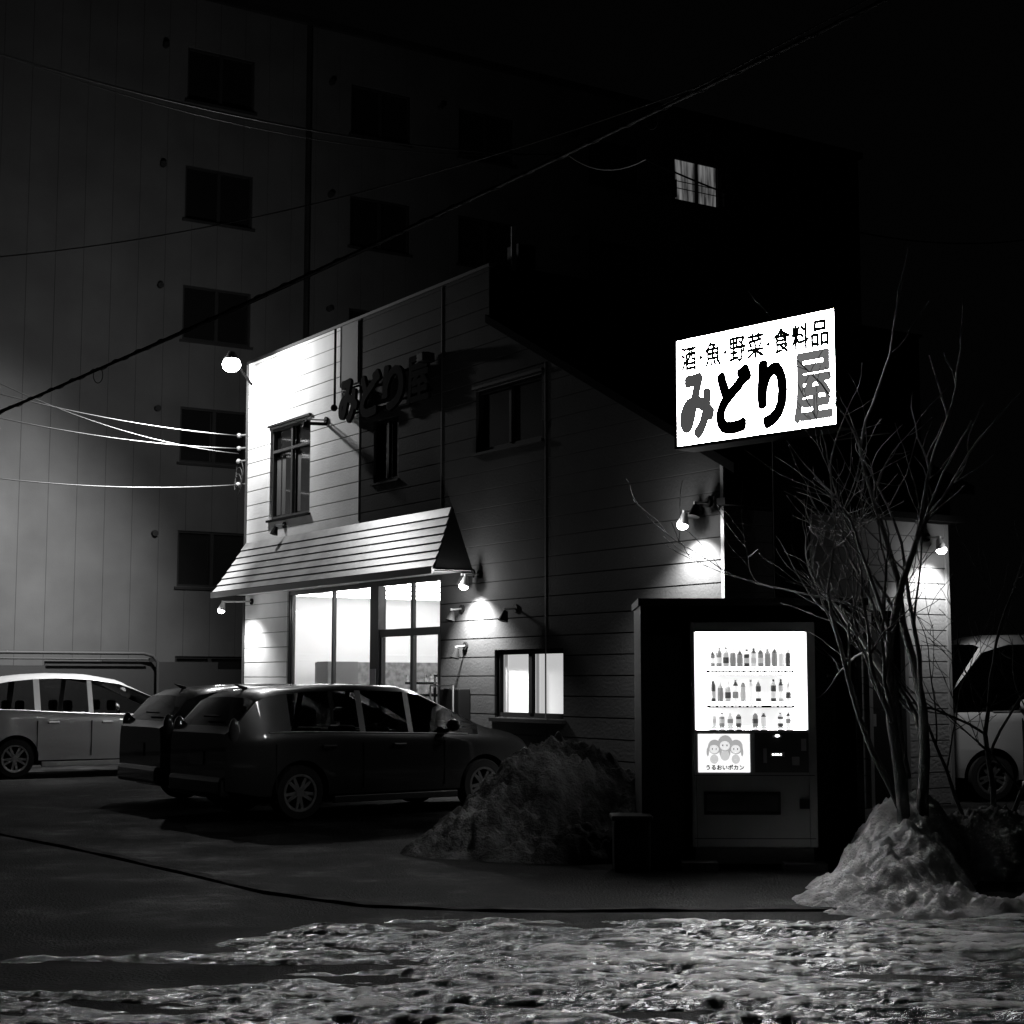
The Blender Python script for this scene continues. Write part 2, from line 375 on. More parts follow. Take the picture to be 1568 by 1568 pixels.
boxes(shop,'upper_window_curtain',[(1.12,1.3,.115,.12,4.6,5.7),(1.35,1.5,.116,.121,4.6,5.7),(2.0,2.15,.115,.12,4.6,5.7),(2.5,2.7,.115,.12,4.6,5.7)],mat('curtain_dim',.06,.8))
window(shop,'narrow_window',5.15,5.99,4.78,5.8,M['trim'],2)
window(shop,'side_upper_window',8.36,10.1,4.9,5.82,M['trim'],2)
boxes(shop,'window_hoods',[(1.0,2.8,-.05,-.001,6.24,6.28),(1.0,2.8,-.05,-.001,4.47,4.51),(5.1,6.04,-.04,-.001,4.74,4.77),(8.3,10.15,-.04,-.001,5.84,5.88),(8.3,10.15,-.04,-.001,4.85,4.89),(8.8,10.66,-.05,-.001,.99,1.04)],M['trim'])
window(shop,'lit_window',8.88,10.6,1.05,2.0,M['trim'],2,None,M['curtain'],t=.07)
boxes(shop,'lit_window_drape',[(8.98,9.06,.1,.115,1.12,1.93),(9.62,9.69,.1,.115,1.12,1.93),(9.8,9.86,.1,.115,1.12,1.93)],mat('drape',.3,.8,emit=.2))
fr=mat('shopfront_frame',.06,.35,.5)
L=[(1.9,7.36,.03,.09,3.08,3.16),(1.9,1.98,.03,.1,.12,3.08),(7.28,7.36,.03,.1,.12,3.08),(1.98,5.08,.03,.09,.12,.3),
   (2.02,2.06,.04,.09,.3,3.08),(3.63,3.69,.03,.09,.3,3.08),(5.08,5.36,.0,.14,.12,3.08),
   (5.36,7.28,.02,.1,2.26,2.38),(6.38,6.46,.025,.095,.12,2.26),(6.38,6.44,.03,.09,2.38,3.08),(5.36,5.42,.03,.09,.12,2.26),(7.22,7.28,.03,.09,.12,2.26),(5.42,7.22,.03,.09,.12,.25)]
boxes(shop,'shopfront_frame',L,fr)
mo('shopfront_glass',[(1.98,.07,.3),(5.08,.07,.3),(5.08,.07,3.08),(1.98,.07,3.08),(5.42,.07,.25),(7.22,.07,.25),(7.22,.07,3.08),(5.42,.07,3.08)],[(0,1,2,3),(4,5,6,7)],M['glass'],shop)
boxes(shop,'door_posters',[(5.0,5.07,.05,.06,1.2,1.6),(5.12,5.3,-.012,-.002,1.35,1.75)],M['plate'])
IX0,IX1,IY=.3,8.5,4.6
mo('shop_interior',[(IX0,.16,.1),(IX1,.16,.1),(IX1,IY,.1),(IX0,IY,.1),(IX0,.16,3.2),(IX1,.16,3.2),(IX1,IY,3.2),(IX0,IY,3.2)],[(0,1,2,3),(4,7,6,5),(3,2,6,7),(0,3,7,4),(1,5,6,2)],M['white'],shop)
boxes(shop,'ceiling_tubes',[(x,x+.14,.5,4.2,3.12,3.17) for x in(1.2,2.6,4.0,5.4,6.8)],M['tube'])
boxes(shop,'display_shelves',[(2.9,3.0,1.2,4.0,.1,1.55),(4.2,5.3,1.6,1.9,.1,1.35),(5.7,7.4,2.6,3.0,.1,1.5),(1.0,1.9,1.0,3.8,.1,1.9)],M['shelf'])
boxes(shop,'refrigerator',[(2.1,2.55,.5,1.1,.1,1.9),(3.4,4.2,3.6,4.3,.1,2.0)],mat('fridge',.16,.4))
gl=[]
for k in range(110):
    x=random.uniform(3.2,7.4); y=random.uniform(1.2,3.2); z=random.choice((1.36,1.5,1.0,.6)); s=random.uniform(.04,.12)
    gl.append((x,x+s,y,y+s,z,z+random.uniform(.08,.22)))
boxes(shop,'goods',gl,M['goods'])
boxes(shop,'shelf_edges',[(4.2,7.4,1.15,1.18,z,z+.04) for z in(1.5,1.3,1.05,.8)]+[(5.6,7.3,.9,.93,1.62,1.66),(5.6,5.63,.9,.93,.1,1.66),(7.27,7.3,.9,.93,.1,1.66),(6.4,6.43,.9,.93,.1,1.66)],M['trim'])
boxes(shop,'counter_register',[(4.5,4.85,1.2,1.5,1.0,1.3),(3.3,4.9,1.0,1.3,.1,1.0)],M['shelf'])
# awning: lapped metal strips
n=7; y1,z1=-.03,4.16; y2,z2=-.66,3.2
prof=[]
def pt(s): return (y1+(y2-y1)*s, z1+(z2-z1)*(s**.92))
for k in range(n):
    pa,pb=pt(k/n),pt((k+1)/n)
    prof.append((pa[0]-.004,pa[1]-.004)); prof.append((pb[0]-.016,pb[1]+.014))
    prof.append((pb[0]-.015,pb[1]+.004)); prof.append((pb[0]-.003,pb[1]+.002)); 
v=[];f=[];mi=[]
for (y,z) in prof:
    s=(z1-z)/(z1-z2); v.append((.08-.05*s,y,z)); v.append((7.7+.58*s,y,z))
for i in range(len(prof)-1):
    f.append((2*i,2*i+2,2*i+3,2*i+1)); mi.append(1 if i%4 in(1,2) else 0)  # downward faces of the laps coloured dark, shade put into the material
aw=mo('awning_canopy',v,f,[M['awn'],M['trim']],shop)
for p_,m_ in zip(aw.data.polygons,mi): p_.material_index=m_
mo('awning_ends',[(8.30,-.0,3.14),(7.70,-.0,4.16),(8.28,-.66,3.14),(.03,0,3.14),(.08,0,4.16),(.03,-.66,3.14)],[(0,1,2),(3,5,4)],M['black'],shop)
mo('awning_soffit',[(.03,-.66,3.165),(8.28,-.66,3.165),(8.3,0,3.165),(.03,0,3.165)],[(0,1,2,3)],M['white'],shop)
box(shop,'awning_valance',.02,8.29,-.705,-.685,3.1,3.2,M['lighttrim'])
# raised letters on facade
xx=4.12
for ch,nm in zip('みどり屋',('a','b','c','d')):
    text(shop,'letter_'+nm,ch,xx,xx+.70,5.86,6.62,-.09,M['matteblack'],depth=.05,bold=.04 if ch!='屋' else .022); xx+=.79
boxes(shop,'letter_rail',[(4.1,7.2,-.085,-.06,6.0,6.03),(4.1,7.2,-.085,-.06,6.45,6.48)]+[(a,a+.04,-.07,0,6.0,6.04) for a in(4.3,5.3,6.3,7.0)],M['trim'])
box(shop,'speaker_box',7.0,7.2,-.25,-.03,6.45,6.6,M['trim'],bevel=.02)
def spotfit(nm,x,z,out=.22,lit=0,power=0,side=0,tgt=(.0,.12,-1),spot=125):
    def T(u,o,zv): return (x+u,-o,zv) if side==0 else (XR+o,x+u,zv)
    tube(shop,nm+'_base',T(0,0,z+.12),T(0,.03,z+.12),.06,M['trim'])
    tube(shop,nm+'_arm',T(0,.02,z+.12),T(0,out,z+.1),.014,M['alu'])
    tube(shop,nm+'_stem',T(0,out,z+.12),T(0,out,z+.03),.016,M['alu'])
    tube(shop,nm+'_hood',T(0,out-.02,z+.08),T(0,out+.02,z-.06),.035,M['alu'] if lit else M['trim'],r2=.075)
    if lit:
        ball(shop,nm+'_bulb',T(0,out+.02,z-.065),.066,M['bulb'],1,1,.8)
        p=T(0,out+.03,z-.16)
        v=tgt if side==0 else (-tgt[1],0,tgt[2])
        lamp(shop,nm+'_light','SPOT',p,power,.05,aim(v),spot,.8)
        lamp(shop,nm+'_spill','POINT',T(0,out+.12,z-.06),power*.06,.06)
spotfit('wall_lamp_centre',8.49,2.98,.26,1,900,tgt=(0,.3,-1))
spotfit('wall_lamp_centre_b',8.3,3.0,.2)
spotfit('wall_lamp_corner',13.5,3.46,.26,1,600,tgt=(0,.3,-1))
spotfit('wall_lamp_corner_b',13.66,3.55,.22)
spotfit('wall_lamp_side',3.38,3.28,.24,1,140,side=1,tgt=(0,.25,-1))
spotfit('wall_lamp_awning',.35,2.92,.6,1,110,tgt=(0,.5,-1))
spotfit('wall_spot_a',8.0,2.5,.2); spotfit('wall_spot_b',9.45,2.45,.2); spotfit('wall_spot_c',8.1,1.95,.18); spotfit('wall_spot_d',1.75,4.25,.2)
spotfit('wall_spot_e',3.4,5.95,.38)
tube(shop,'wall_camera_arm',(3.4,0,6.0),(3.4,-.45,5.98),.03,M['trim'])
box(shop,'gas_meter',7.7,8.25,-.22,-.01,.9,1.45,M['trim'],bevel=.02)
boxes(shop,'notice_frame',[(7.55,7.57,-.3,-.28,.7,1.5),(8.2,8.22,-.3,-.28,.7,1.5),(7.55,8.22,-.3,-.28,1.48,1.5)],M['lighttrim'])
# main floodlight at left top corner: frosted globe under a cap
tube(shop,'flood_arm',(.15,0,7.2),(.72,-.6,7.5),.025,M['trim'])
tube(shop,'flood_cap',(.76,-.68,7.66),(.76,-.68,7.52),.06,M['trim'],r2=.15)
ball(shop,'flood_bulb',(.76,-.68,7.42),.165,M['bigbulb'],1.15,1,.85,n=16)
lamp(shop,'flood_light','SPOT',(.76,-.85,7.12),10500,.12,aim((-.75,-.95,-1)),126,1.0)
lamp(shop,'flood_spill','POINT',(.76,-.93,7.35),560,.1)
for k,z in enumerate((6.25,6.0,5.75,5.3)):
    tube(shop,'insulator_%d'%k,(-.02,-.02,z),(-.16,-.1,z),.02,M['alu']); ball(shop,'insulator_cap_%d'%k,(-.18,-.1,z),.05,M['lighttrim'])
lines=[]
for k in range(3):
    pts=[]
    for i in range(16):
        a=i/15*math.pi*1.6-.5; pts.append((-.12-.16*math.cos(a)-.04*k,-.1,5.55+.2*math.sin(a)-.12*k,.009))
    lines.append(pts)
wirecurve(shop,'service_loops',lines,M['wirelight'])
box(shop,'chimney',8.75,9.05,.3,.6,6.6,7.95,M['black'])
tube(shop,'chimney_flue',(9.0,.25,7.55),(9.0,.25,8.2),.04,M['alu'])

# ------------------------------------------------------------ APARTMENT
apt=group('apartment_building',(-6.8,36,0),math.atan2(.543,.84))
cols=[-.79,3.42,6.48,10.55,13.48,17.64]; AX0,AX1,AH=-18,20.6,17.3
hl=[]
for c in cols:
    for r in range(6):
        zt=16.1-2.8*r
        if zt-1.25>0: hl.append((c,c+1.66,zt-1.25,zt))
xs=[AX0,AX1]+[h[0] for h in hl]+[h[1] for h in hl]; zs=[0]+[h[2] for h in hl]+[h[3] for h in hl]
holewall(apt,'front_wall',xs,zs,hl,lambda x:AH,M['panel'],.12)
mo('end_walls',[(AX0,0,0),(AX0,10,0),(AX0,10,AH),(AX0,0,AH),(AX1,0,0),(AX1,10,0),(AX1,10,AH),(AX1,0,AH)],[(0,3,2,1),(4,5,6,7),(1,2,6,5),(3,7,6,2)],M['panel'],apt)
box(apt,'roof_parapet',AX0-.1,AX1+.1,-.12,10.1,AH,AH+.18,M['blackwall'])
fl=[];pl=[];hood=[]
for (a,b,c,d) in hl:
    lit=abs(a-13.48)<.01 and d>16
    for q in((a,b,.04,.1,c,c+.05),(a,b,.04,.1,d-.05,d),(a,a+.05,.035,.105,c+.05,d-.05),(b-.05,b,.035,.105,c+.05,d-.05),((a+b)/2-.04,(a+b)/2+.04,.03,.09,c+.05,d-.05)): fl.append(q)
    if not lit: pl.append((a+.01,b-.01,.107,.115,c+.01,d-.01))
    hood.append((a-.06,b+.06,-.04,-.001,c-.07,c-.01)); 
    tube(apt,'vent',(a-.55,0,d-.1),(a-.55,-.1,d-.1),.07,M['blackwall'])
boxes(apt,'window_frames',fl,mat('apt_frame',.012,.6,spec=.1)); boxes(apt,'window_panes',pl,M['darkglass']); boxes(apt,'window_sills',hood,M['blackwall'])
cm=mat('lit_curtain',.5,.8,emit=.09)
cnt=cm.node_tree
wv=cnt.nodes.new('ShaderNodeTexNoise'); wv.inputs['Scale'].default_value=5; wv.inputs['Detail'].default_value=5; tcn=cnt.nodes.new('ShaderNodeTexCoord'); mpn=cnt.nodes.new('ShaderNodeMapping'); mpn.inputs['Scale'].default_value=(1.6,1,.15)
cnt.links.new(tcn.outputs['Object'],mpn.inputs[0]); cnt.links.new(mpn.outputs[0],wv.inputs['Vector'])
mr=cnt.nodes.new('ShaderNodeMapRange'); mr.inputs[1].default_value=.38; mr.inputs[2].default_value=.66; mr.inputs[3].default_value=.02; mr.inputs[4].default_value=.2; cnt.links.new(wv.outputs['Fac'],mr.inputs[0]); cnt.links.new(mr.outputs[0],cnt.nodes['Principled BSDF'].inputs['Emission Strength'])
box(apt,'lit_curtain',13.5,15.1,.16,.18,14.87,16.08,cm)
boxes(apt,'balcony_rail',[(13.45,15.2,-.12,-.1,15.15,15.17),(13.45,15.2,-.12,-.1,15.35,15.37),(13.45,13.47,-.12,0,14.9,15.4),(15.18,15.2,-.12,0,14.9,15.4)],M['black'])
box(apt,'glow_strip',10.7,11.75,-.08,-.04,10.52,10.58,mat('glow_strip_mat',.8,.5,emit=.5))  # thin emissive strip set on the wall
boxes(apt,'drain_pipes',[(2.2,2.28,-.12,-.02,0,AH)],M['blackwall'])

fence=group('fence',(-6.8+.543*1.8,36-.84*1.8,0),math.atan2(.543,.84))
boxes(fence,'boards',[(-16,-4.2,.0,.04,.1,1.86),(-4.2,-.5,.05,.09,.1,1.95),(-3.0,-2.0,.1,.15,.1,1.98),(-.5,6,.05,.09,.1,1.8)],M['black'])
wirecurve(fence,'pipe_rail',[[(-16,-.1,2.12,.035),(-2.2,-.1,2.12,.035),(-2.0,-.1,2.07,.035),(-1.9,-.1,1.95,.035),(-1.86,-.1,.0,.035)],[(-16,-.1,2.0,.02),(-2.1,-.1,2.0,.02)]],mat('pipe_paint',.02,.6,spec=.2))

# ------------------------------------------------------------ CARS
def interp(P,x):
    if x<=P[0][0]: return P[0][1]
    for a,b in zip(P,P[1:]):
        if x<=b[0]:
            t=(x-a[0])/(b[0]-a[0]) if b[0]>a[0] else 0; return a[1]+(b[1]-a[1])*t
    return P[-1][1]
def car(name,loc,rz,paint,sp):
    g=group(name,(loc[0],loc[1],0),rz)  # origin: rear axle centre, x forward
    Lr,Lf,WB,hw=sp['rear'],sp['front'],sp['wb'],sp['hw']
    top=sp['top']; belt=sp['belt']; st=sp['stations']
    ring=[]; V=[];F=[];MI=[]
    xa,xb=-Lr,WB+Lf
    for x in st:
        zt=interp(top,x); bl=min(interp(belt,x),zt-.03)
        e=max(0,(xa+.55-x)/.55,(x-(xb-.9))/.9); w=hw*(1-.16*e**2.2)
        zb=.2+.08*max(0,(xa+.4-x)/.4,(x-(xb-.5))/.5)
        gh=zt-bl; ww=w-.04
        wr=ww-.33*max(0,gh-.03)*sp.get('tumble',1) ; 
        k=min(1,gh/.3)
        R=[(0,zb),(.82*w,zb),(w*.965,zb+.08),(w*.985,zb+.2),(w,zb+.38*(bl-zb)+.1),(w*.985,bl-.14),(w-.012,bl-.09),(w-.03,bl-.02),(ww,bl),
           (ww-(ww-wr)*.86,bl+gh*.86),(wr-.03*k,zt-.045*k),(wr*.75,zt-.012*k),(0,zt)]
        ring.append([(x,y,z) for y,z in R])
    nr=len(ring[0]); KG=8
    for r in ring:
        V+= r; V+=[(a,-b,c) for a,b,c in r[1:-1]]
    per=nr+nr-2
    def idx(i,k,s):
        if s==1 or k in(0,nr-1): return i*per+k
        return i*per+nr+(k-1)
    glassS=sp['side_glass']; ws=sp['windscreen']; rg=sp['rear_glass']
    for i in range(len(st)-1):
        for k in range(nr-1):
            for s in(1,-1):
                q=[idx(i,k,s),idx(i+1,k,s),idx(i+1,k+1,s),idx(i,k+1,s)]
                if s==-1: q=q[::-1]
                m=0
                if k==KG and i in glassS: m=1
                if k>=KG+2 and (i in ws or i in rg): m=1
                if k<=1: m=2
                F.append(tuple(q)); MI.append(m)
    for i,rev in((0,False),(len(st)-1,True)):
        q=[idx(i,k,1) for k in range(nr)]+[idx(i,k,-1) for k in range(nr-2,0,-1)]
        F.append(tuple(q if not rev else q[::-1])); MI.append(0)
    body=mo('body',V,F,[paint,M['carglass'],M['black']],g)
    for p_,mi in zip(body.data.polygons,MI): p_.material_index=mi
    wr_=sp['wr']
    cuts=[]
    for cx in(0,WB):
        for s in(1,-1):
            c=tube(g,'cut',(cx,s*(hw+.1),wr_),(cx,s*(hw-.27),wr_),wr_+.055,M['black'],seg=36); cuts.append(c)
            md=body.modifiers.new('a','BOOLEAN'); md.object=c; md.operation='DIFFERENCE'; md.solver='EXACT'
    dg=bpy.context.evaluated_depsgraph_get(); dg.update()
    me=bpy.data.meshes.new_from_object(body.evaluated_get(dg)); body.modifiers.clear(); body.data=me
    for c in cuts: bpy.data.objects.remove(c)
    me.shade_smooth(); me.set_sharp_from_angle(angle=math.radians(32))
    for cx in(0,WB):
        for s in(1,-1):
            yo=s*(hw-.03); yi=s*(hw-.24); c=wr_; rr=wr_*.68
            nm='wheel_%s%s'%('r' if cx==0 else 'f','l' if s>0 else 'n')
            pr=[(rr,yi),(wr_-.02,yi),(wr_,yi+s*.03),(wr_,yo-s*.03),(wr_-.02,yo),(rr+.01,yo+s*.003),(rr-.01,yo-s*.02)]
            v=[];f=[];SG=40
            for a in range(SG):
                t=2*math.pi*a/SG
                for (r,y) in pr: v.append((cx+r*math.cos(t),y,c+r*math.sin(t)))
            m=len(pr)
            for a in range(SG):
                b=(a+1)%SG
                for k in range(m-1): f.append((a*m+k,b*m+k,b*m+k+1,a*m+k+1))
            mo(nm+'_tyre',v,f,M['rubber'],g,smooth=True,ang=40)
            tube(g,nm+'_drum',(cx,yi,c),(cx,yo-s*.09,c),rr-.005,M['trim'],seg=32)
            v=[];f=[]
            for a in range(SG):
                t=2*math.pi*a/SG
                for (r,y) in((rr+.002,yo+s*.0),(rr-.028,yo-s*.002),(rr-.035,yo-s*.05)): v.append((cx+r*math.cos(t),y,c+r*math.sin(t)))
            for a in range(SG):
                b=(a+1)%SG
                for k in range(2): f.append((a*3+k,b*3+k,b*3+k+1,a*3+k+1))
            for a in range(10):
                t=2*math.pi*(a+( .18 if a%2 else -.18))/10; ct,s_=math.cos(t),math.sin(t); n0=len(v)
                for (r,hwid) in((.04,.022),(rr-.025,.017)):
                    for dy in(-.015,-.05):
                        for sg in(-1,1):
                            v.append((cx+r*ct-sg*hwid*s_,yo+s*dy,c+r*s_+sg*hwid*ct))
                f+= [(n0,n0+1,n0+5,n0+4),(n0,n0+4,n0+6,n0+2),(n0+1,n0+3,n0+7,n0+5),(n0+2,n0+6,n0+7,n0+3)]
            mo(nm+'_rim',v,f,M['rim'],g)
            tube(g,nm+'_hub',(cx,yo-s*.06,c),(cx,yo-s*.008,c),.05,M['rim'],seg=20)
    zb_=interp(belt,WB*.5)
    seam=[]
    for x in sp['seams']:
        for s in(1,-1): seam.append((x-.006,x+.006,s*hw-.012 if s>0 else s*hw-.003,s*hw+.003 if s>0 else s*hw+.012,.34,zb_-.1))
    boxes(g,'door_seams',seam,M['black'])
    hd=[]
    for x in sp['handles']:
        for s in(1,-1): hd.append((x-.09,x+.09,min(s*(hw-.03),s*(hw+.03)),max(s*(hw-.03),s*(hw+.03)),zb_-.15,zb_-.115))
    boxes(g,'door_handles',hd,paint,bevel=.01)
    mx=sp['mirror']
    for s in(1,-1):
        wirecurve(g,'belt_moulding',[[(x,s*(hw-.035),interp(belt,x)+.002,.009) for x in [sp['beltx'][0]+(sp['beltx'][1]-sp['beltx'][0])*k/12 for k in range(13)]]],M['alu'])
        ball(g,'mirror',(mx,s*(hw+.1),zb_+.08),.1,paint,.6,1.1,.75)
        tube(g,'mirror_stalk',(mx,s*(hw-.07),zb_+.0),(mx,s*(hw+.06),zb_+.05),.025,M['black'])
        hx=xb
        ball(g,'headlight',(hx-.30,s*(hw*.80),.70),.17,M['lampglass'],1.25,.55,.5)
        ball(g,'tail_light',(xa+.10,s*(hw*.83),sp['tail']),.11,M['taillight'],.6,.5,1.4)
    box(g,'rear_plate',xa-.015,xa-.005,-.17,.17,.62,.78,M['taillight'])
    box(g,'rear_bumper',xa-.05,xa+.2,-hw*.8,hw*.8,.28,.5,paint,bevel=.05)
    boxes(g,'grille',[(xb-.02,xb+.012,-.45,.45,.3,.42),(xb-.1,xb+.0,-.4,.4,.52,.6)],M['trim'])
    boxes(g,'side_skirt',[(.42,WB-.42,min(s*(hw-.04),s*(hw+.01)),max(s*(hw-.04),s*(hw+.01)),.18,.26) for s in(1,-1)],paint,bevel=.01)
    boxes(g,'rear_wiper',[(xa+.12,xa+.14,-.3,.1,1.15,1.17)],M['trim'])
    sl=[]
    for x in sp['seats']:
        for y in(-.38,.38): sl+= [(x-.08,x+.06,y-.24,y+.24,.5,1.02),(x-.07,x+.03,y-.13,y+.13,1.06,1.24)]
    boxes(g,'seats',sl,M['black'],bevel=.04)
    tube(g,'aerial',(xa+.6,0,interp(top,xa+.6)),(xa+.45,0,interp(top,xa+.6)+.06),.03,M['black'],r2=.005)
    return g
wagon=dict(rear=.88,front=.84,wb=2.55,hw=.845,wr=.31,
 top=[(-.88,.98),(-.78,1.06),(-.52,1.38),(-.35,1.455),(-.1,1.49),(.2,1.515),(.6,1.53),(1.0,1.53),(1.45,1.51),(1.68,1.465),(2.0,1.31),(2.46,1.06),(2.6,1.01),(2.8,.97),(2.95,.93),(3.1,.88),(3.2,.83),(3.34,.7),(3.39,.5)],
 belt=[(-.88,.98),(.0,.99),(1.2,.955),(2.4,.92),(2.7,.9)],
 stations=[-.88,-.85,-.78,-.52,-.35,-.12,.0,.12,.5,.78,.86,1.45,1.52,1.68,2.15,2.46,2.6,2.8,2.95,3.1,3.2,3.28,3.34,3.38,3.39],
 side_glass=[5,6,7,8,10,12,13,14],windscreen=[13,14],rear_glass=[2],
 seams=[-.32,.82,1.95],handles=[.35,1.3],beltx=(-.4,2.3),mirror=2.0,tail=1.0,seats=[.35,1.25])
RE=math.atan2(.6,.8)
def centre(nx,ny,rz,hw): return (nx-math.sin(rz)*hw*1.0, ny+math.cos(rz)*hw)
car('parked_car',centre(-2.36,18.2,RE,.845),RE,M['cargrey'],wagon)
R2=math.atan2(.56,.83)
car('parked_car',centre(-3.55,20.4,R2,.845),R2,M['carblack'],wagon)
mpv=dict(rear=.72,front=.80,wb=2.74,hw=.85,wr=.32,
 top=[(-.72,1.08),(-.64,1.26),(-.5,1.47),(-.35,1.56),(-.1,1.62),(.3,1.67),(.7,1.69),(1.2,1.68),(1.5,1.645),(1.75,1.59),(2.0,1.49),(2.4,1.30),(2.8,1.12),(3.0,1.06),(3.25,.98),(3.42,.86),(3.50,.7),(3.54,.5)],
 belt=[(-.72,1.10),(.0,1.09),(.6,1.05),(1.2,1.02),(2.6,.97),(2.9,.94)],
 stations=[-.72,-.70,-.64,-.5,-.35,-.1,.3,.4,.7,1.2,1.28,1.75,1.9,2.0,2.1,2.4,2.8,3.0,3.25,3.34,3.42,3.47,3.50,3.53,3.54],
 side_glass=[4,5,7,8,10,11,12,13,14,15],windscreen=[12,13,14,15],rear_glass=[2],
 seams=[.34,1.24,2.3],handles=[.6,1.5],beltx=(-.35,2.7),mirror=2.3,tail=1.2,seats=[.2,1.0,1.75])
car('parked_car',centre(-7.95,25.9,R2,.85),R2,M['carwhite'],mpv)
van=dict(mpv); van['top']=[(-.72,1.3),(-.68,1.7),(-.6,2.1),(-.5,2.18),(.3,2.2),(1.2,2.2),(2.4,2.18),(2.8,2.05),(3.3,1.35),(3.42,1.2),(3.50,.9),(3.54,.5)]
van['belt']=[(-.72,1.2),(3.3,1.15)]; van['seats']=[1.75]; van['tumble']=.35
van['stations']=[-.72,-.70,-.68,-.6,-.5,-.1,.3,.4,.7,1.2,1.28,1.75,1.9,2.0,2.1,2.4,2.8,3.3,3.36,3.40,3.42,3.47,3.50,3.53,3.54]
van['side_glass']=[5,7,8,10,11,12,13,14,15,16]; van['windscreen']=[16]; van['rear_glass']=[2]
car('parked_van',(8.75,22.4),math.radians(192),mat('van_paint',.3,.5),van)

# ------------------------------------------------------------ SIGNBOARD on pole
dx,dy=2.80-1.57,13.64-15.0; SW=math.hypot(dx,dy)
sg=group('signboard',(1.57,15.0,0),math.atan2(dy,dx))
Z0,Z1=3.77,4.78
box(sg,'cabinet',-.03,SW+.03,.012,.27,Z0-.03,Z1+.03,M['trim'],bevel=.01)
box(sg,'lit_face',0,SW,0,.011,Z0,Z1,M['sign'])
box(sg,'lit_face_back',0,SW,.271,.28,Z0,Z1,mat('sign_back_acrylic',.3,.4))
boxes(sg,'face_frame',[(-.03,SW+.03,-.012,.0115,Z1,Z1+.03),(-.03,SW+.03,-.012,.0115,Z0-.03,Z0),(-.03,0,-.012,.0115,Z0,Z1),(SW,SW+.03,-.012,.0115,Z0,Z1)],M['trim'])
cx=.05
tot=SW-.10
chs='酒・魚・野菜・食料品'
wid=[1,.4,1,.4,1,1,.4,1,1,1]; unit=tot/sum(wid)
for ch,w_ in zip(chs,wid):
    if ch=='・': ball(sg,'dot',(cx+unit*w_/2,-.004,Z1-.2),.022,M['signblack'],1,.2,1)
    else: text(sg,'glyph_small',ch,cx+.006,cx+unit*w_-.006,Z1-.31,Z1-.07,-.003,M['signblack'],depth=.003,bold=.0075)
    cx+=unit*w_
cx=.03; unit=(SW-.05)/4
for i,ch in enumerate('みどり屋'):
    narrow=.045 if ch=='り' else 0
    text(sg,'glyph_big',ch,cx+.006+narrow,cx+unit-.01-narrow,Z0+.04,Z1-.335,-.003,(M['signgray'],M['signblack'],M['signblack'],M['signgray2'])[i],depth=.003,bold=.034 if i<3 else .020,copies=16)
    cx+=unit
box(sg,'pole',.88,1.12,.30,.54,0,4.7,M['black'],bevel=.01)
boxes(sg,'brackets',[(.5,1.5,.27,.36,4.0,4.08),(.5,1.5,.27,.36,4.5,4.58),(SW-.1,SW+.45,.1,.16,Z0-.12,Z0-.05)],M['trim'])

# ------------------------------------------------------------ VENDING MACHINE
vm=group('vending_machine',(1.51,13.6,.0),math.radians(-1.5))
VW=1.05; B=.18; H=2.06
boxes(vm,'cabinet',[(0,VW,.11,.74,B,H),(0,.035,0,.11,B,H),(VW-.07,VW,0,.11,B,H),(.035,VW-.07,0,.11,H-.085,H),(.035,VW-.07,0,.11,B,1.155)],M['vm_body'],bevel=.006)
boxes(vm,'plinth',[(.03,VW-.03,.05,.7,.04,B),(-.1,.2,-.15,.1,.0,.07),(.75,1.1,-.15,.1,0,.06)],mat('concrete_block',.12,.9,bump=.5))
wx0,wx1,wz0,wz1=.035,VW-.07,1.155,H-.085
box(vm,'backlight',wx0,wx1,.1,.108,wz0,wz1,M['vm_lit'])
boxes(vm,'display_border',[(wx0,wx0+.012,.0,.1,wz0,wz1),(wx1-.012,wx1,.0,.1,wz0,wz1)],mat('vm_border',.7,.4,emit=2))
goodsm=[mat('can_%d'%i,g,.35,emit=e) for i,(g,e) in enumerate(((.5,.6),(.6,.9),(.2,.2),(.08,.05),(.5,.4)))]  # drinks glow by themselves, emission stands in for the cabinet light on them
rows=[(1.70,12,.17),(1.405,11,.20),(1.195,10,.13)]
shel=[];btn=[];tags=[];inner=[]
for (z,nc,ht) in rows:
    xL,xR_=wx0+.115,wx1-.105
    inner.append((xL,xR_,.092,.0995,z-.017,z+ht+.015))
    shel.append((xL,xR_,.05,.091,z-.03,z-.018))
    x0=xL+.01; x1=xR_-.01; step=(x1-x0)/nc
    for k in range(nc):
        if random.random()<.06: continue
        x=x0+step*(k+.5); hh=ht*random.uniform(.8,.97); r=.023; p_=z-.017
        m=random.choice(goodsm)
        tube(vm,'drink_can',(x,.064,p_),(x,.064,p_+hh*.72),r,m,seg=14)
        tube(vm,'drink_neck',(x,.064,p_+hh*.72),(x,.064,p_+hh*.9),r,random.choice(goodsm),seg=14,r2=r*.45)
        tube(vm,'drink_cap',(x,.064,p_+hh*.9),(x,.064,p_+hh),r*.45,random.choice(goodsm),seg=12)
        tube(vm,'drink_label',(x,.064,p_+.03),(x,.064,p_+.03+hh*.3),r+.002,random.choice(goodsm),seg=14)
        btn.append((x-.022,x-.004,.035,.049,z-.062,z-.047)); btn.append((x+.002,x+.022,.035,.049,z-.062,z-.047))
        tags.append((x-.024,x+.024,.04,.05,z-.04,z-.022))
boxes(vm,'inner_panels',inner,M['vm_in'])
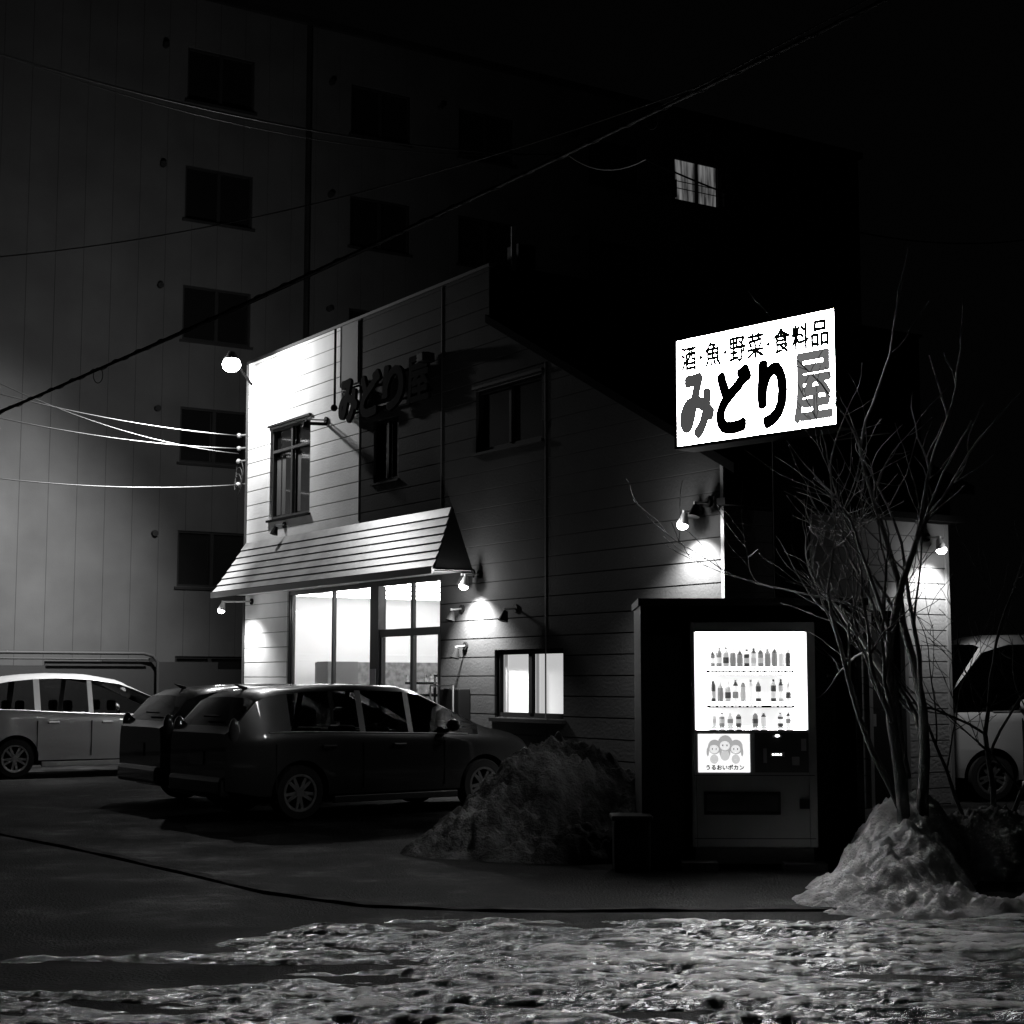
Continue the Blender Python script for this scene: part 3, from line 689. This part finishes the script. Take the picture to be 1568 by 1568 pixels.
boxes(vm,'shelves',shel,goodsm[2]); boxes(vm,'button_strips',[(wx0+.1,wx1-.1,.05,.09,z-.066,z-.042) for z,_,_ in rows],M['matteblack']); boxes(vm,'buttons',btn,mat('vm_button',.3,.4,emit=.8)); boxes(vm,'price_tags',tags,goodsm[1])
box(vm,'poster_lit',.055,.49,-.008,-.001,.80,1.12,M['vm_lit2'],bevel=.003)
pf=mat('poster_ink',.3,.5,emit=.4); pf2=mat('poster_ink_dark',.05,.5); pf3=mat('poster_skin',.6,.5,emit=.85)
for (a,b,r) in((.19,1.0,.045),(.28,1.03,.05),(.37,1.0,.045)):
    ball(vm,'poster_hair',(a+.004,-.0085,b+.012),r*1.2,pf,1.05,.03,1.15)
    ball(vm,'poster_face',(a,-.0095,b-.006),r*.85,pf3,1,.04,.95)
    for s in(-1,1):
        ball(vm,'poster_eye',(a+s*r*.35,-.0115,b-.005),r*.12,pf2,.8,.1,1.5); ball(vm,'poster_tail',(a+s*r*1.2,-.008,b-.03),r*.4,pf,.6,.05,2.1)
    ball(vm,'poster_body',(a,-.0083,b-.09),r*.8,goodsm[0],1,.03,1.1)
text(vm,'poster_text','うるおいポカン',.12,.44,.82,.865,-.009,pf2,depth=.001,bold=.002,copies=6)
boxes(vm,'coin_panel',[(.53,.98,-.006,-.001,.80,1.13)],mat('vm_panel',.03,.3))
boxes(vm,'coin_details',[(.66,.78,-.012,-.006,.93,.97),(.68,.76,-.012,-.006,1.09,1.11),(.84,.90,-.03,-.006,.86,.93),(.6,.63,-.015,-.006,.88,1.0),(.92,.96,-.02,-.006,.98,1.08)],mat('vm_metal',.3,.3,.7))
boxes(vm,'coin_display',[(.675+.022*i,.688+.022*i,-.0135,-.0125,.942,.956) for i in range(4)],mat('vm_led',.8,.4,emit=5))
ball(vm,'coin_slot_light',(.72,-.016,1.105),.012,mat('vm_led2',.8,.4,emit=6),1.6,.5,.8)
boxes(vm,'pickup_slot',[(.10,.74,-.012,-.001,.45,.64)],M['black'],bevel=.004)
boxes(vm,'pickup_flap',[(.12,.72,-.017,-.0125,.48,.62)],M['darkglass'])
boxes(vm,'change_cup',[(.90,.98,-.012,-.001,.50,.58)],M['black'])
boxes(vm,'door_lines',[(.02,1.03,-.004,-.001,.772,.778),(.02,1.03,-.004,-.001,.25,.256)],M['black'])

sh=group('vending_shelter',(1.51,13.6,0),math.radians(-1.5))
boxes(sh,'panels',[(-.42,-.36,.0,1.1,0,2.2),(1.40,1.46,.1,1.1,0,2.2),(-.36,1.40,1.04,1.1,0,2.2),(-.44,1.5,-.05,1.12,2.2,2.26),(-.36,-.05,.12,.8,0,1.95)],M['black'])
bn=group('recycling_bin',(1.12,13.35,0),0)
box(bn,'bin_body',-.28,.02,0,.3,.0,.42,M['black'],bevel=.02); tube(bn,'bin_hole',(-.13,-.01,.33),(-.13,.02,.33),.05,M['trim']); box(bn,'bin_lid',-.3,.04,-.02,.32,.42,.46,M['black'],bevel=.01)

# ------------------------------------------------------------ TREES
def tree(name,base,stems,depth,seed,m,p=.6,wob=.13):
    rnd=random.Random(seed); lines=[]
    def grow(p0,d,L,r,lv):
        n=6; pts=[(p0.x,p0.y,p0.z,r)]; q=p0.copy(); dd=d.copy()
        for i in range(n):
            dd=(dd+Vector((rnd.gauss(0,wob),rnd.gauss(0,wob),rnd.gauss(0,.08)+.03))).normalized()
            q=q+dd*L/n; rr=r*(1-.5*(i+1)/n); pts.append((q.x,q.y,q.z,rr))
            if lv<depth and i>=1 and i<n-1 and rnd.random()<p:
                ax=Vector((rnd.gauss(0,1),rnd.gauss(0,1),rnd.gauss(0,.6))).normalized()
                nd=(dd+ax*.85).normalized()
                if nd.z<-.1: nd.z=abs(nd.z)
                grow(q.copy(),nd,L*rnd.uniform(.4,.75),rr*.62,lv+1)
        lines.append(pts)
        if lv<depth:
            grow(q,dd,L*.65,pts[-1][3],lv+1)
    for (off,d,L,r) in stems: grow(Vector(base)+Vector(off),Vector(d).normalized(),L,r,0)
    for pts in lines:
        for i,q in enumerate(pts): pts[i]=(q[0],q[1],q[2],max(q[3],.0026))
    return wirecurve(None,name,lines,m)
tree('bare_tree',(3.12,12.75,.3),[((-.04,0,0),(-.04,0,1),1.9,.058),((.12,.05,0),(.03,0,1),2.1,.05),((-.02,.1,.2),(-.42,-.1,1),1.7,.03),((.0,0,.5),(-.3,-.05,.9),1.6,.026),((-.05,0,.9),(-.6,-.3,1),1.3,.018)],3,15,M['bark'],.65)
tree('bare_tree',(4.0,13.6,.2),[((0,0,0),(.1,0,1),1.4,.03),((.1,.1,0),(.5,0,1),1.5,.022),((-.1,.1,0),(-.25,.1,1),1.3,.02)],3,21,M['bark'])

# ------------------------------------------------------------ CABLES
def cab(a,b,sag,r,n=24,coil=0):
    pts=[]
    for i in range(n+1):
        t=i/n; p=Vector(a).lerp(Vector(b),t); z=p.z-4*sag*t*(1-t)
        pts.append((p.x,p.y+coil*math.cos(t*240),z+coil*math.sin(t*240),r))
    return pts
A=(-7.6,20,4.45); Bp=(3.9,12,7.35)
wirecurve(None,'power_cable',[cab(A,Bp,.1,.018,40),cab(A,Bp,.1,.005,600,.026),cab((A[0],A[1]+.1,A[2]+.1),(Bp[0],Bp[1]+.1,Bp[2]+.15),.22,.007,40)],M['wire'])
def shopP(x,y,z):
    c,s=math.cos(A57),math.sin(A57); return (-5.07+c*x-s*y,30.38+s*x+c*y,z)
w=[]
for (zl,zs_) in((6.75,6.25),(6.25,6.0),(5.05,5.3)):
    e=shopP(-.18,-.1,zs_); w.append(cab((-10.5,24,zl),e,.25,.010,24)); 
w.append(cab((-10.5,24,7.6),shopP(-.18,-.1,5.9),.5,.008,24))
wirecurve(None,'service_wire',w,M['wirelight'])
wirecurve(None,'phone_cable',[cab((-7.4,18,9.3),(.95,26,10.3),.4,.014,40),cab((-7.4,18,9.4),(.95,26,10.35),.6,.008,40),cab((-9,22,7.4),(2.5,16,7.9),.5,.008,40),cab((1.9,22,8.9),(10,30,10.0),.5,.014,40),cab((1.9,22,8.9),(.95,26,10.3),.2,.01,10)],mat('phone_cable_mat',.03,.5))
loops=[]
for c,r in(((-4.75,18.1,5.05),.09),((1.25,13.85,6.55),.09)):
    loops.append([(c[0]+r*.6*math.cos(a*.35),c[1],c[2]+r*math.sin(a*.35),.005) for a in range(19)])
wirecurve(None,'cable_loop',loops,M['wire'])
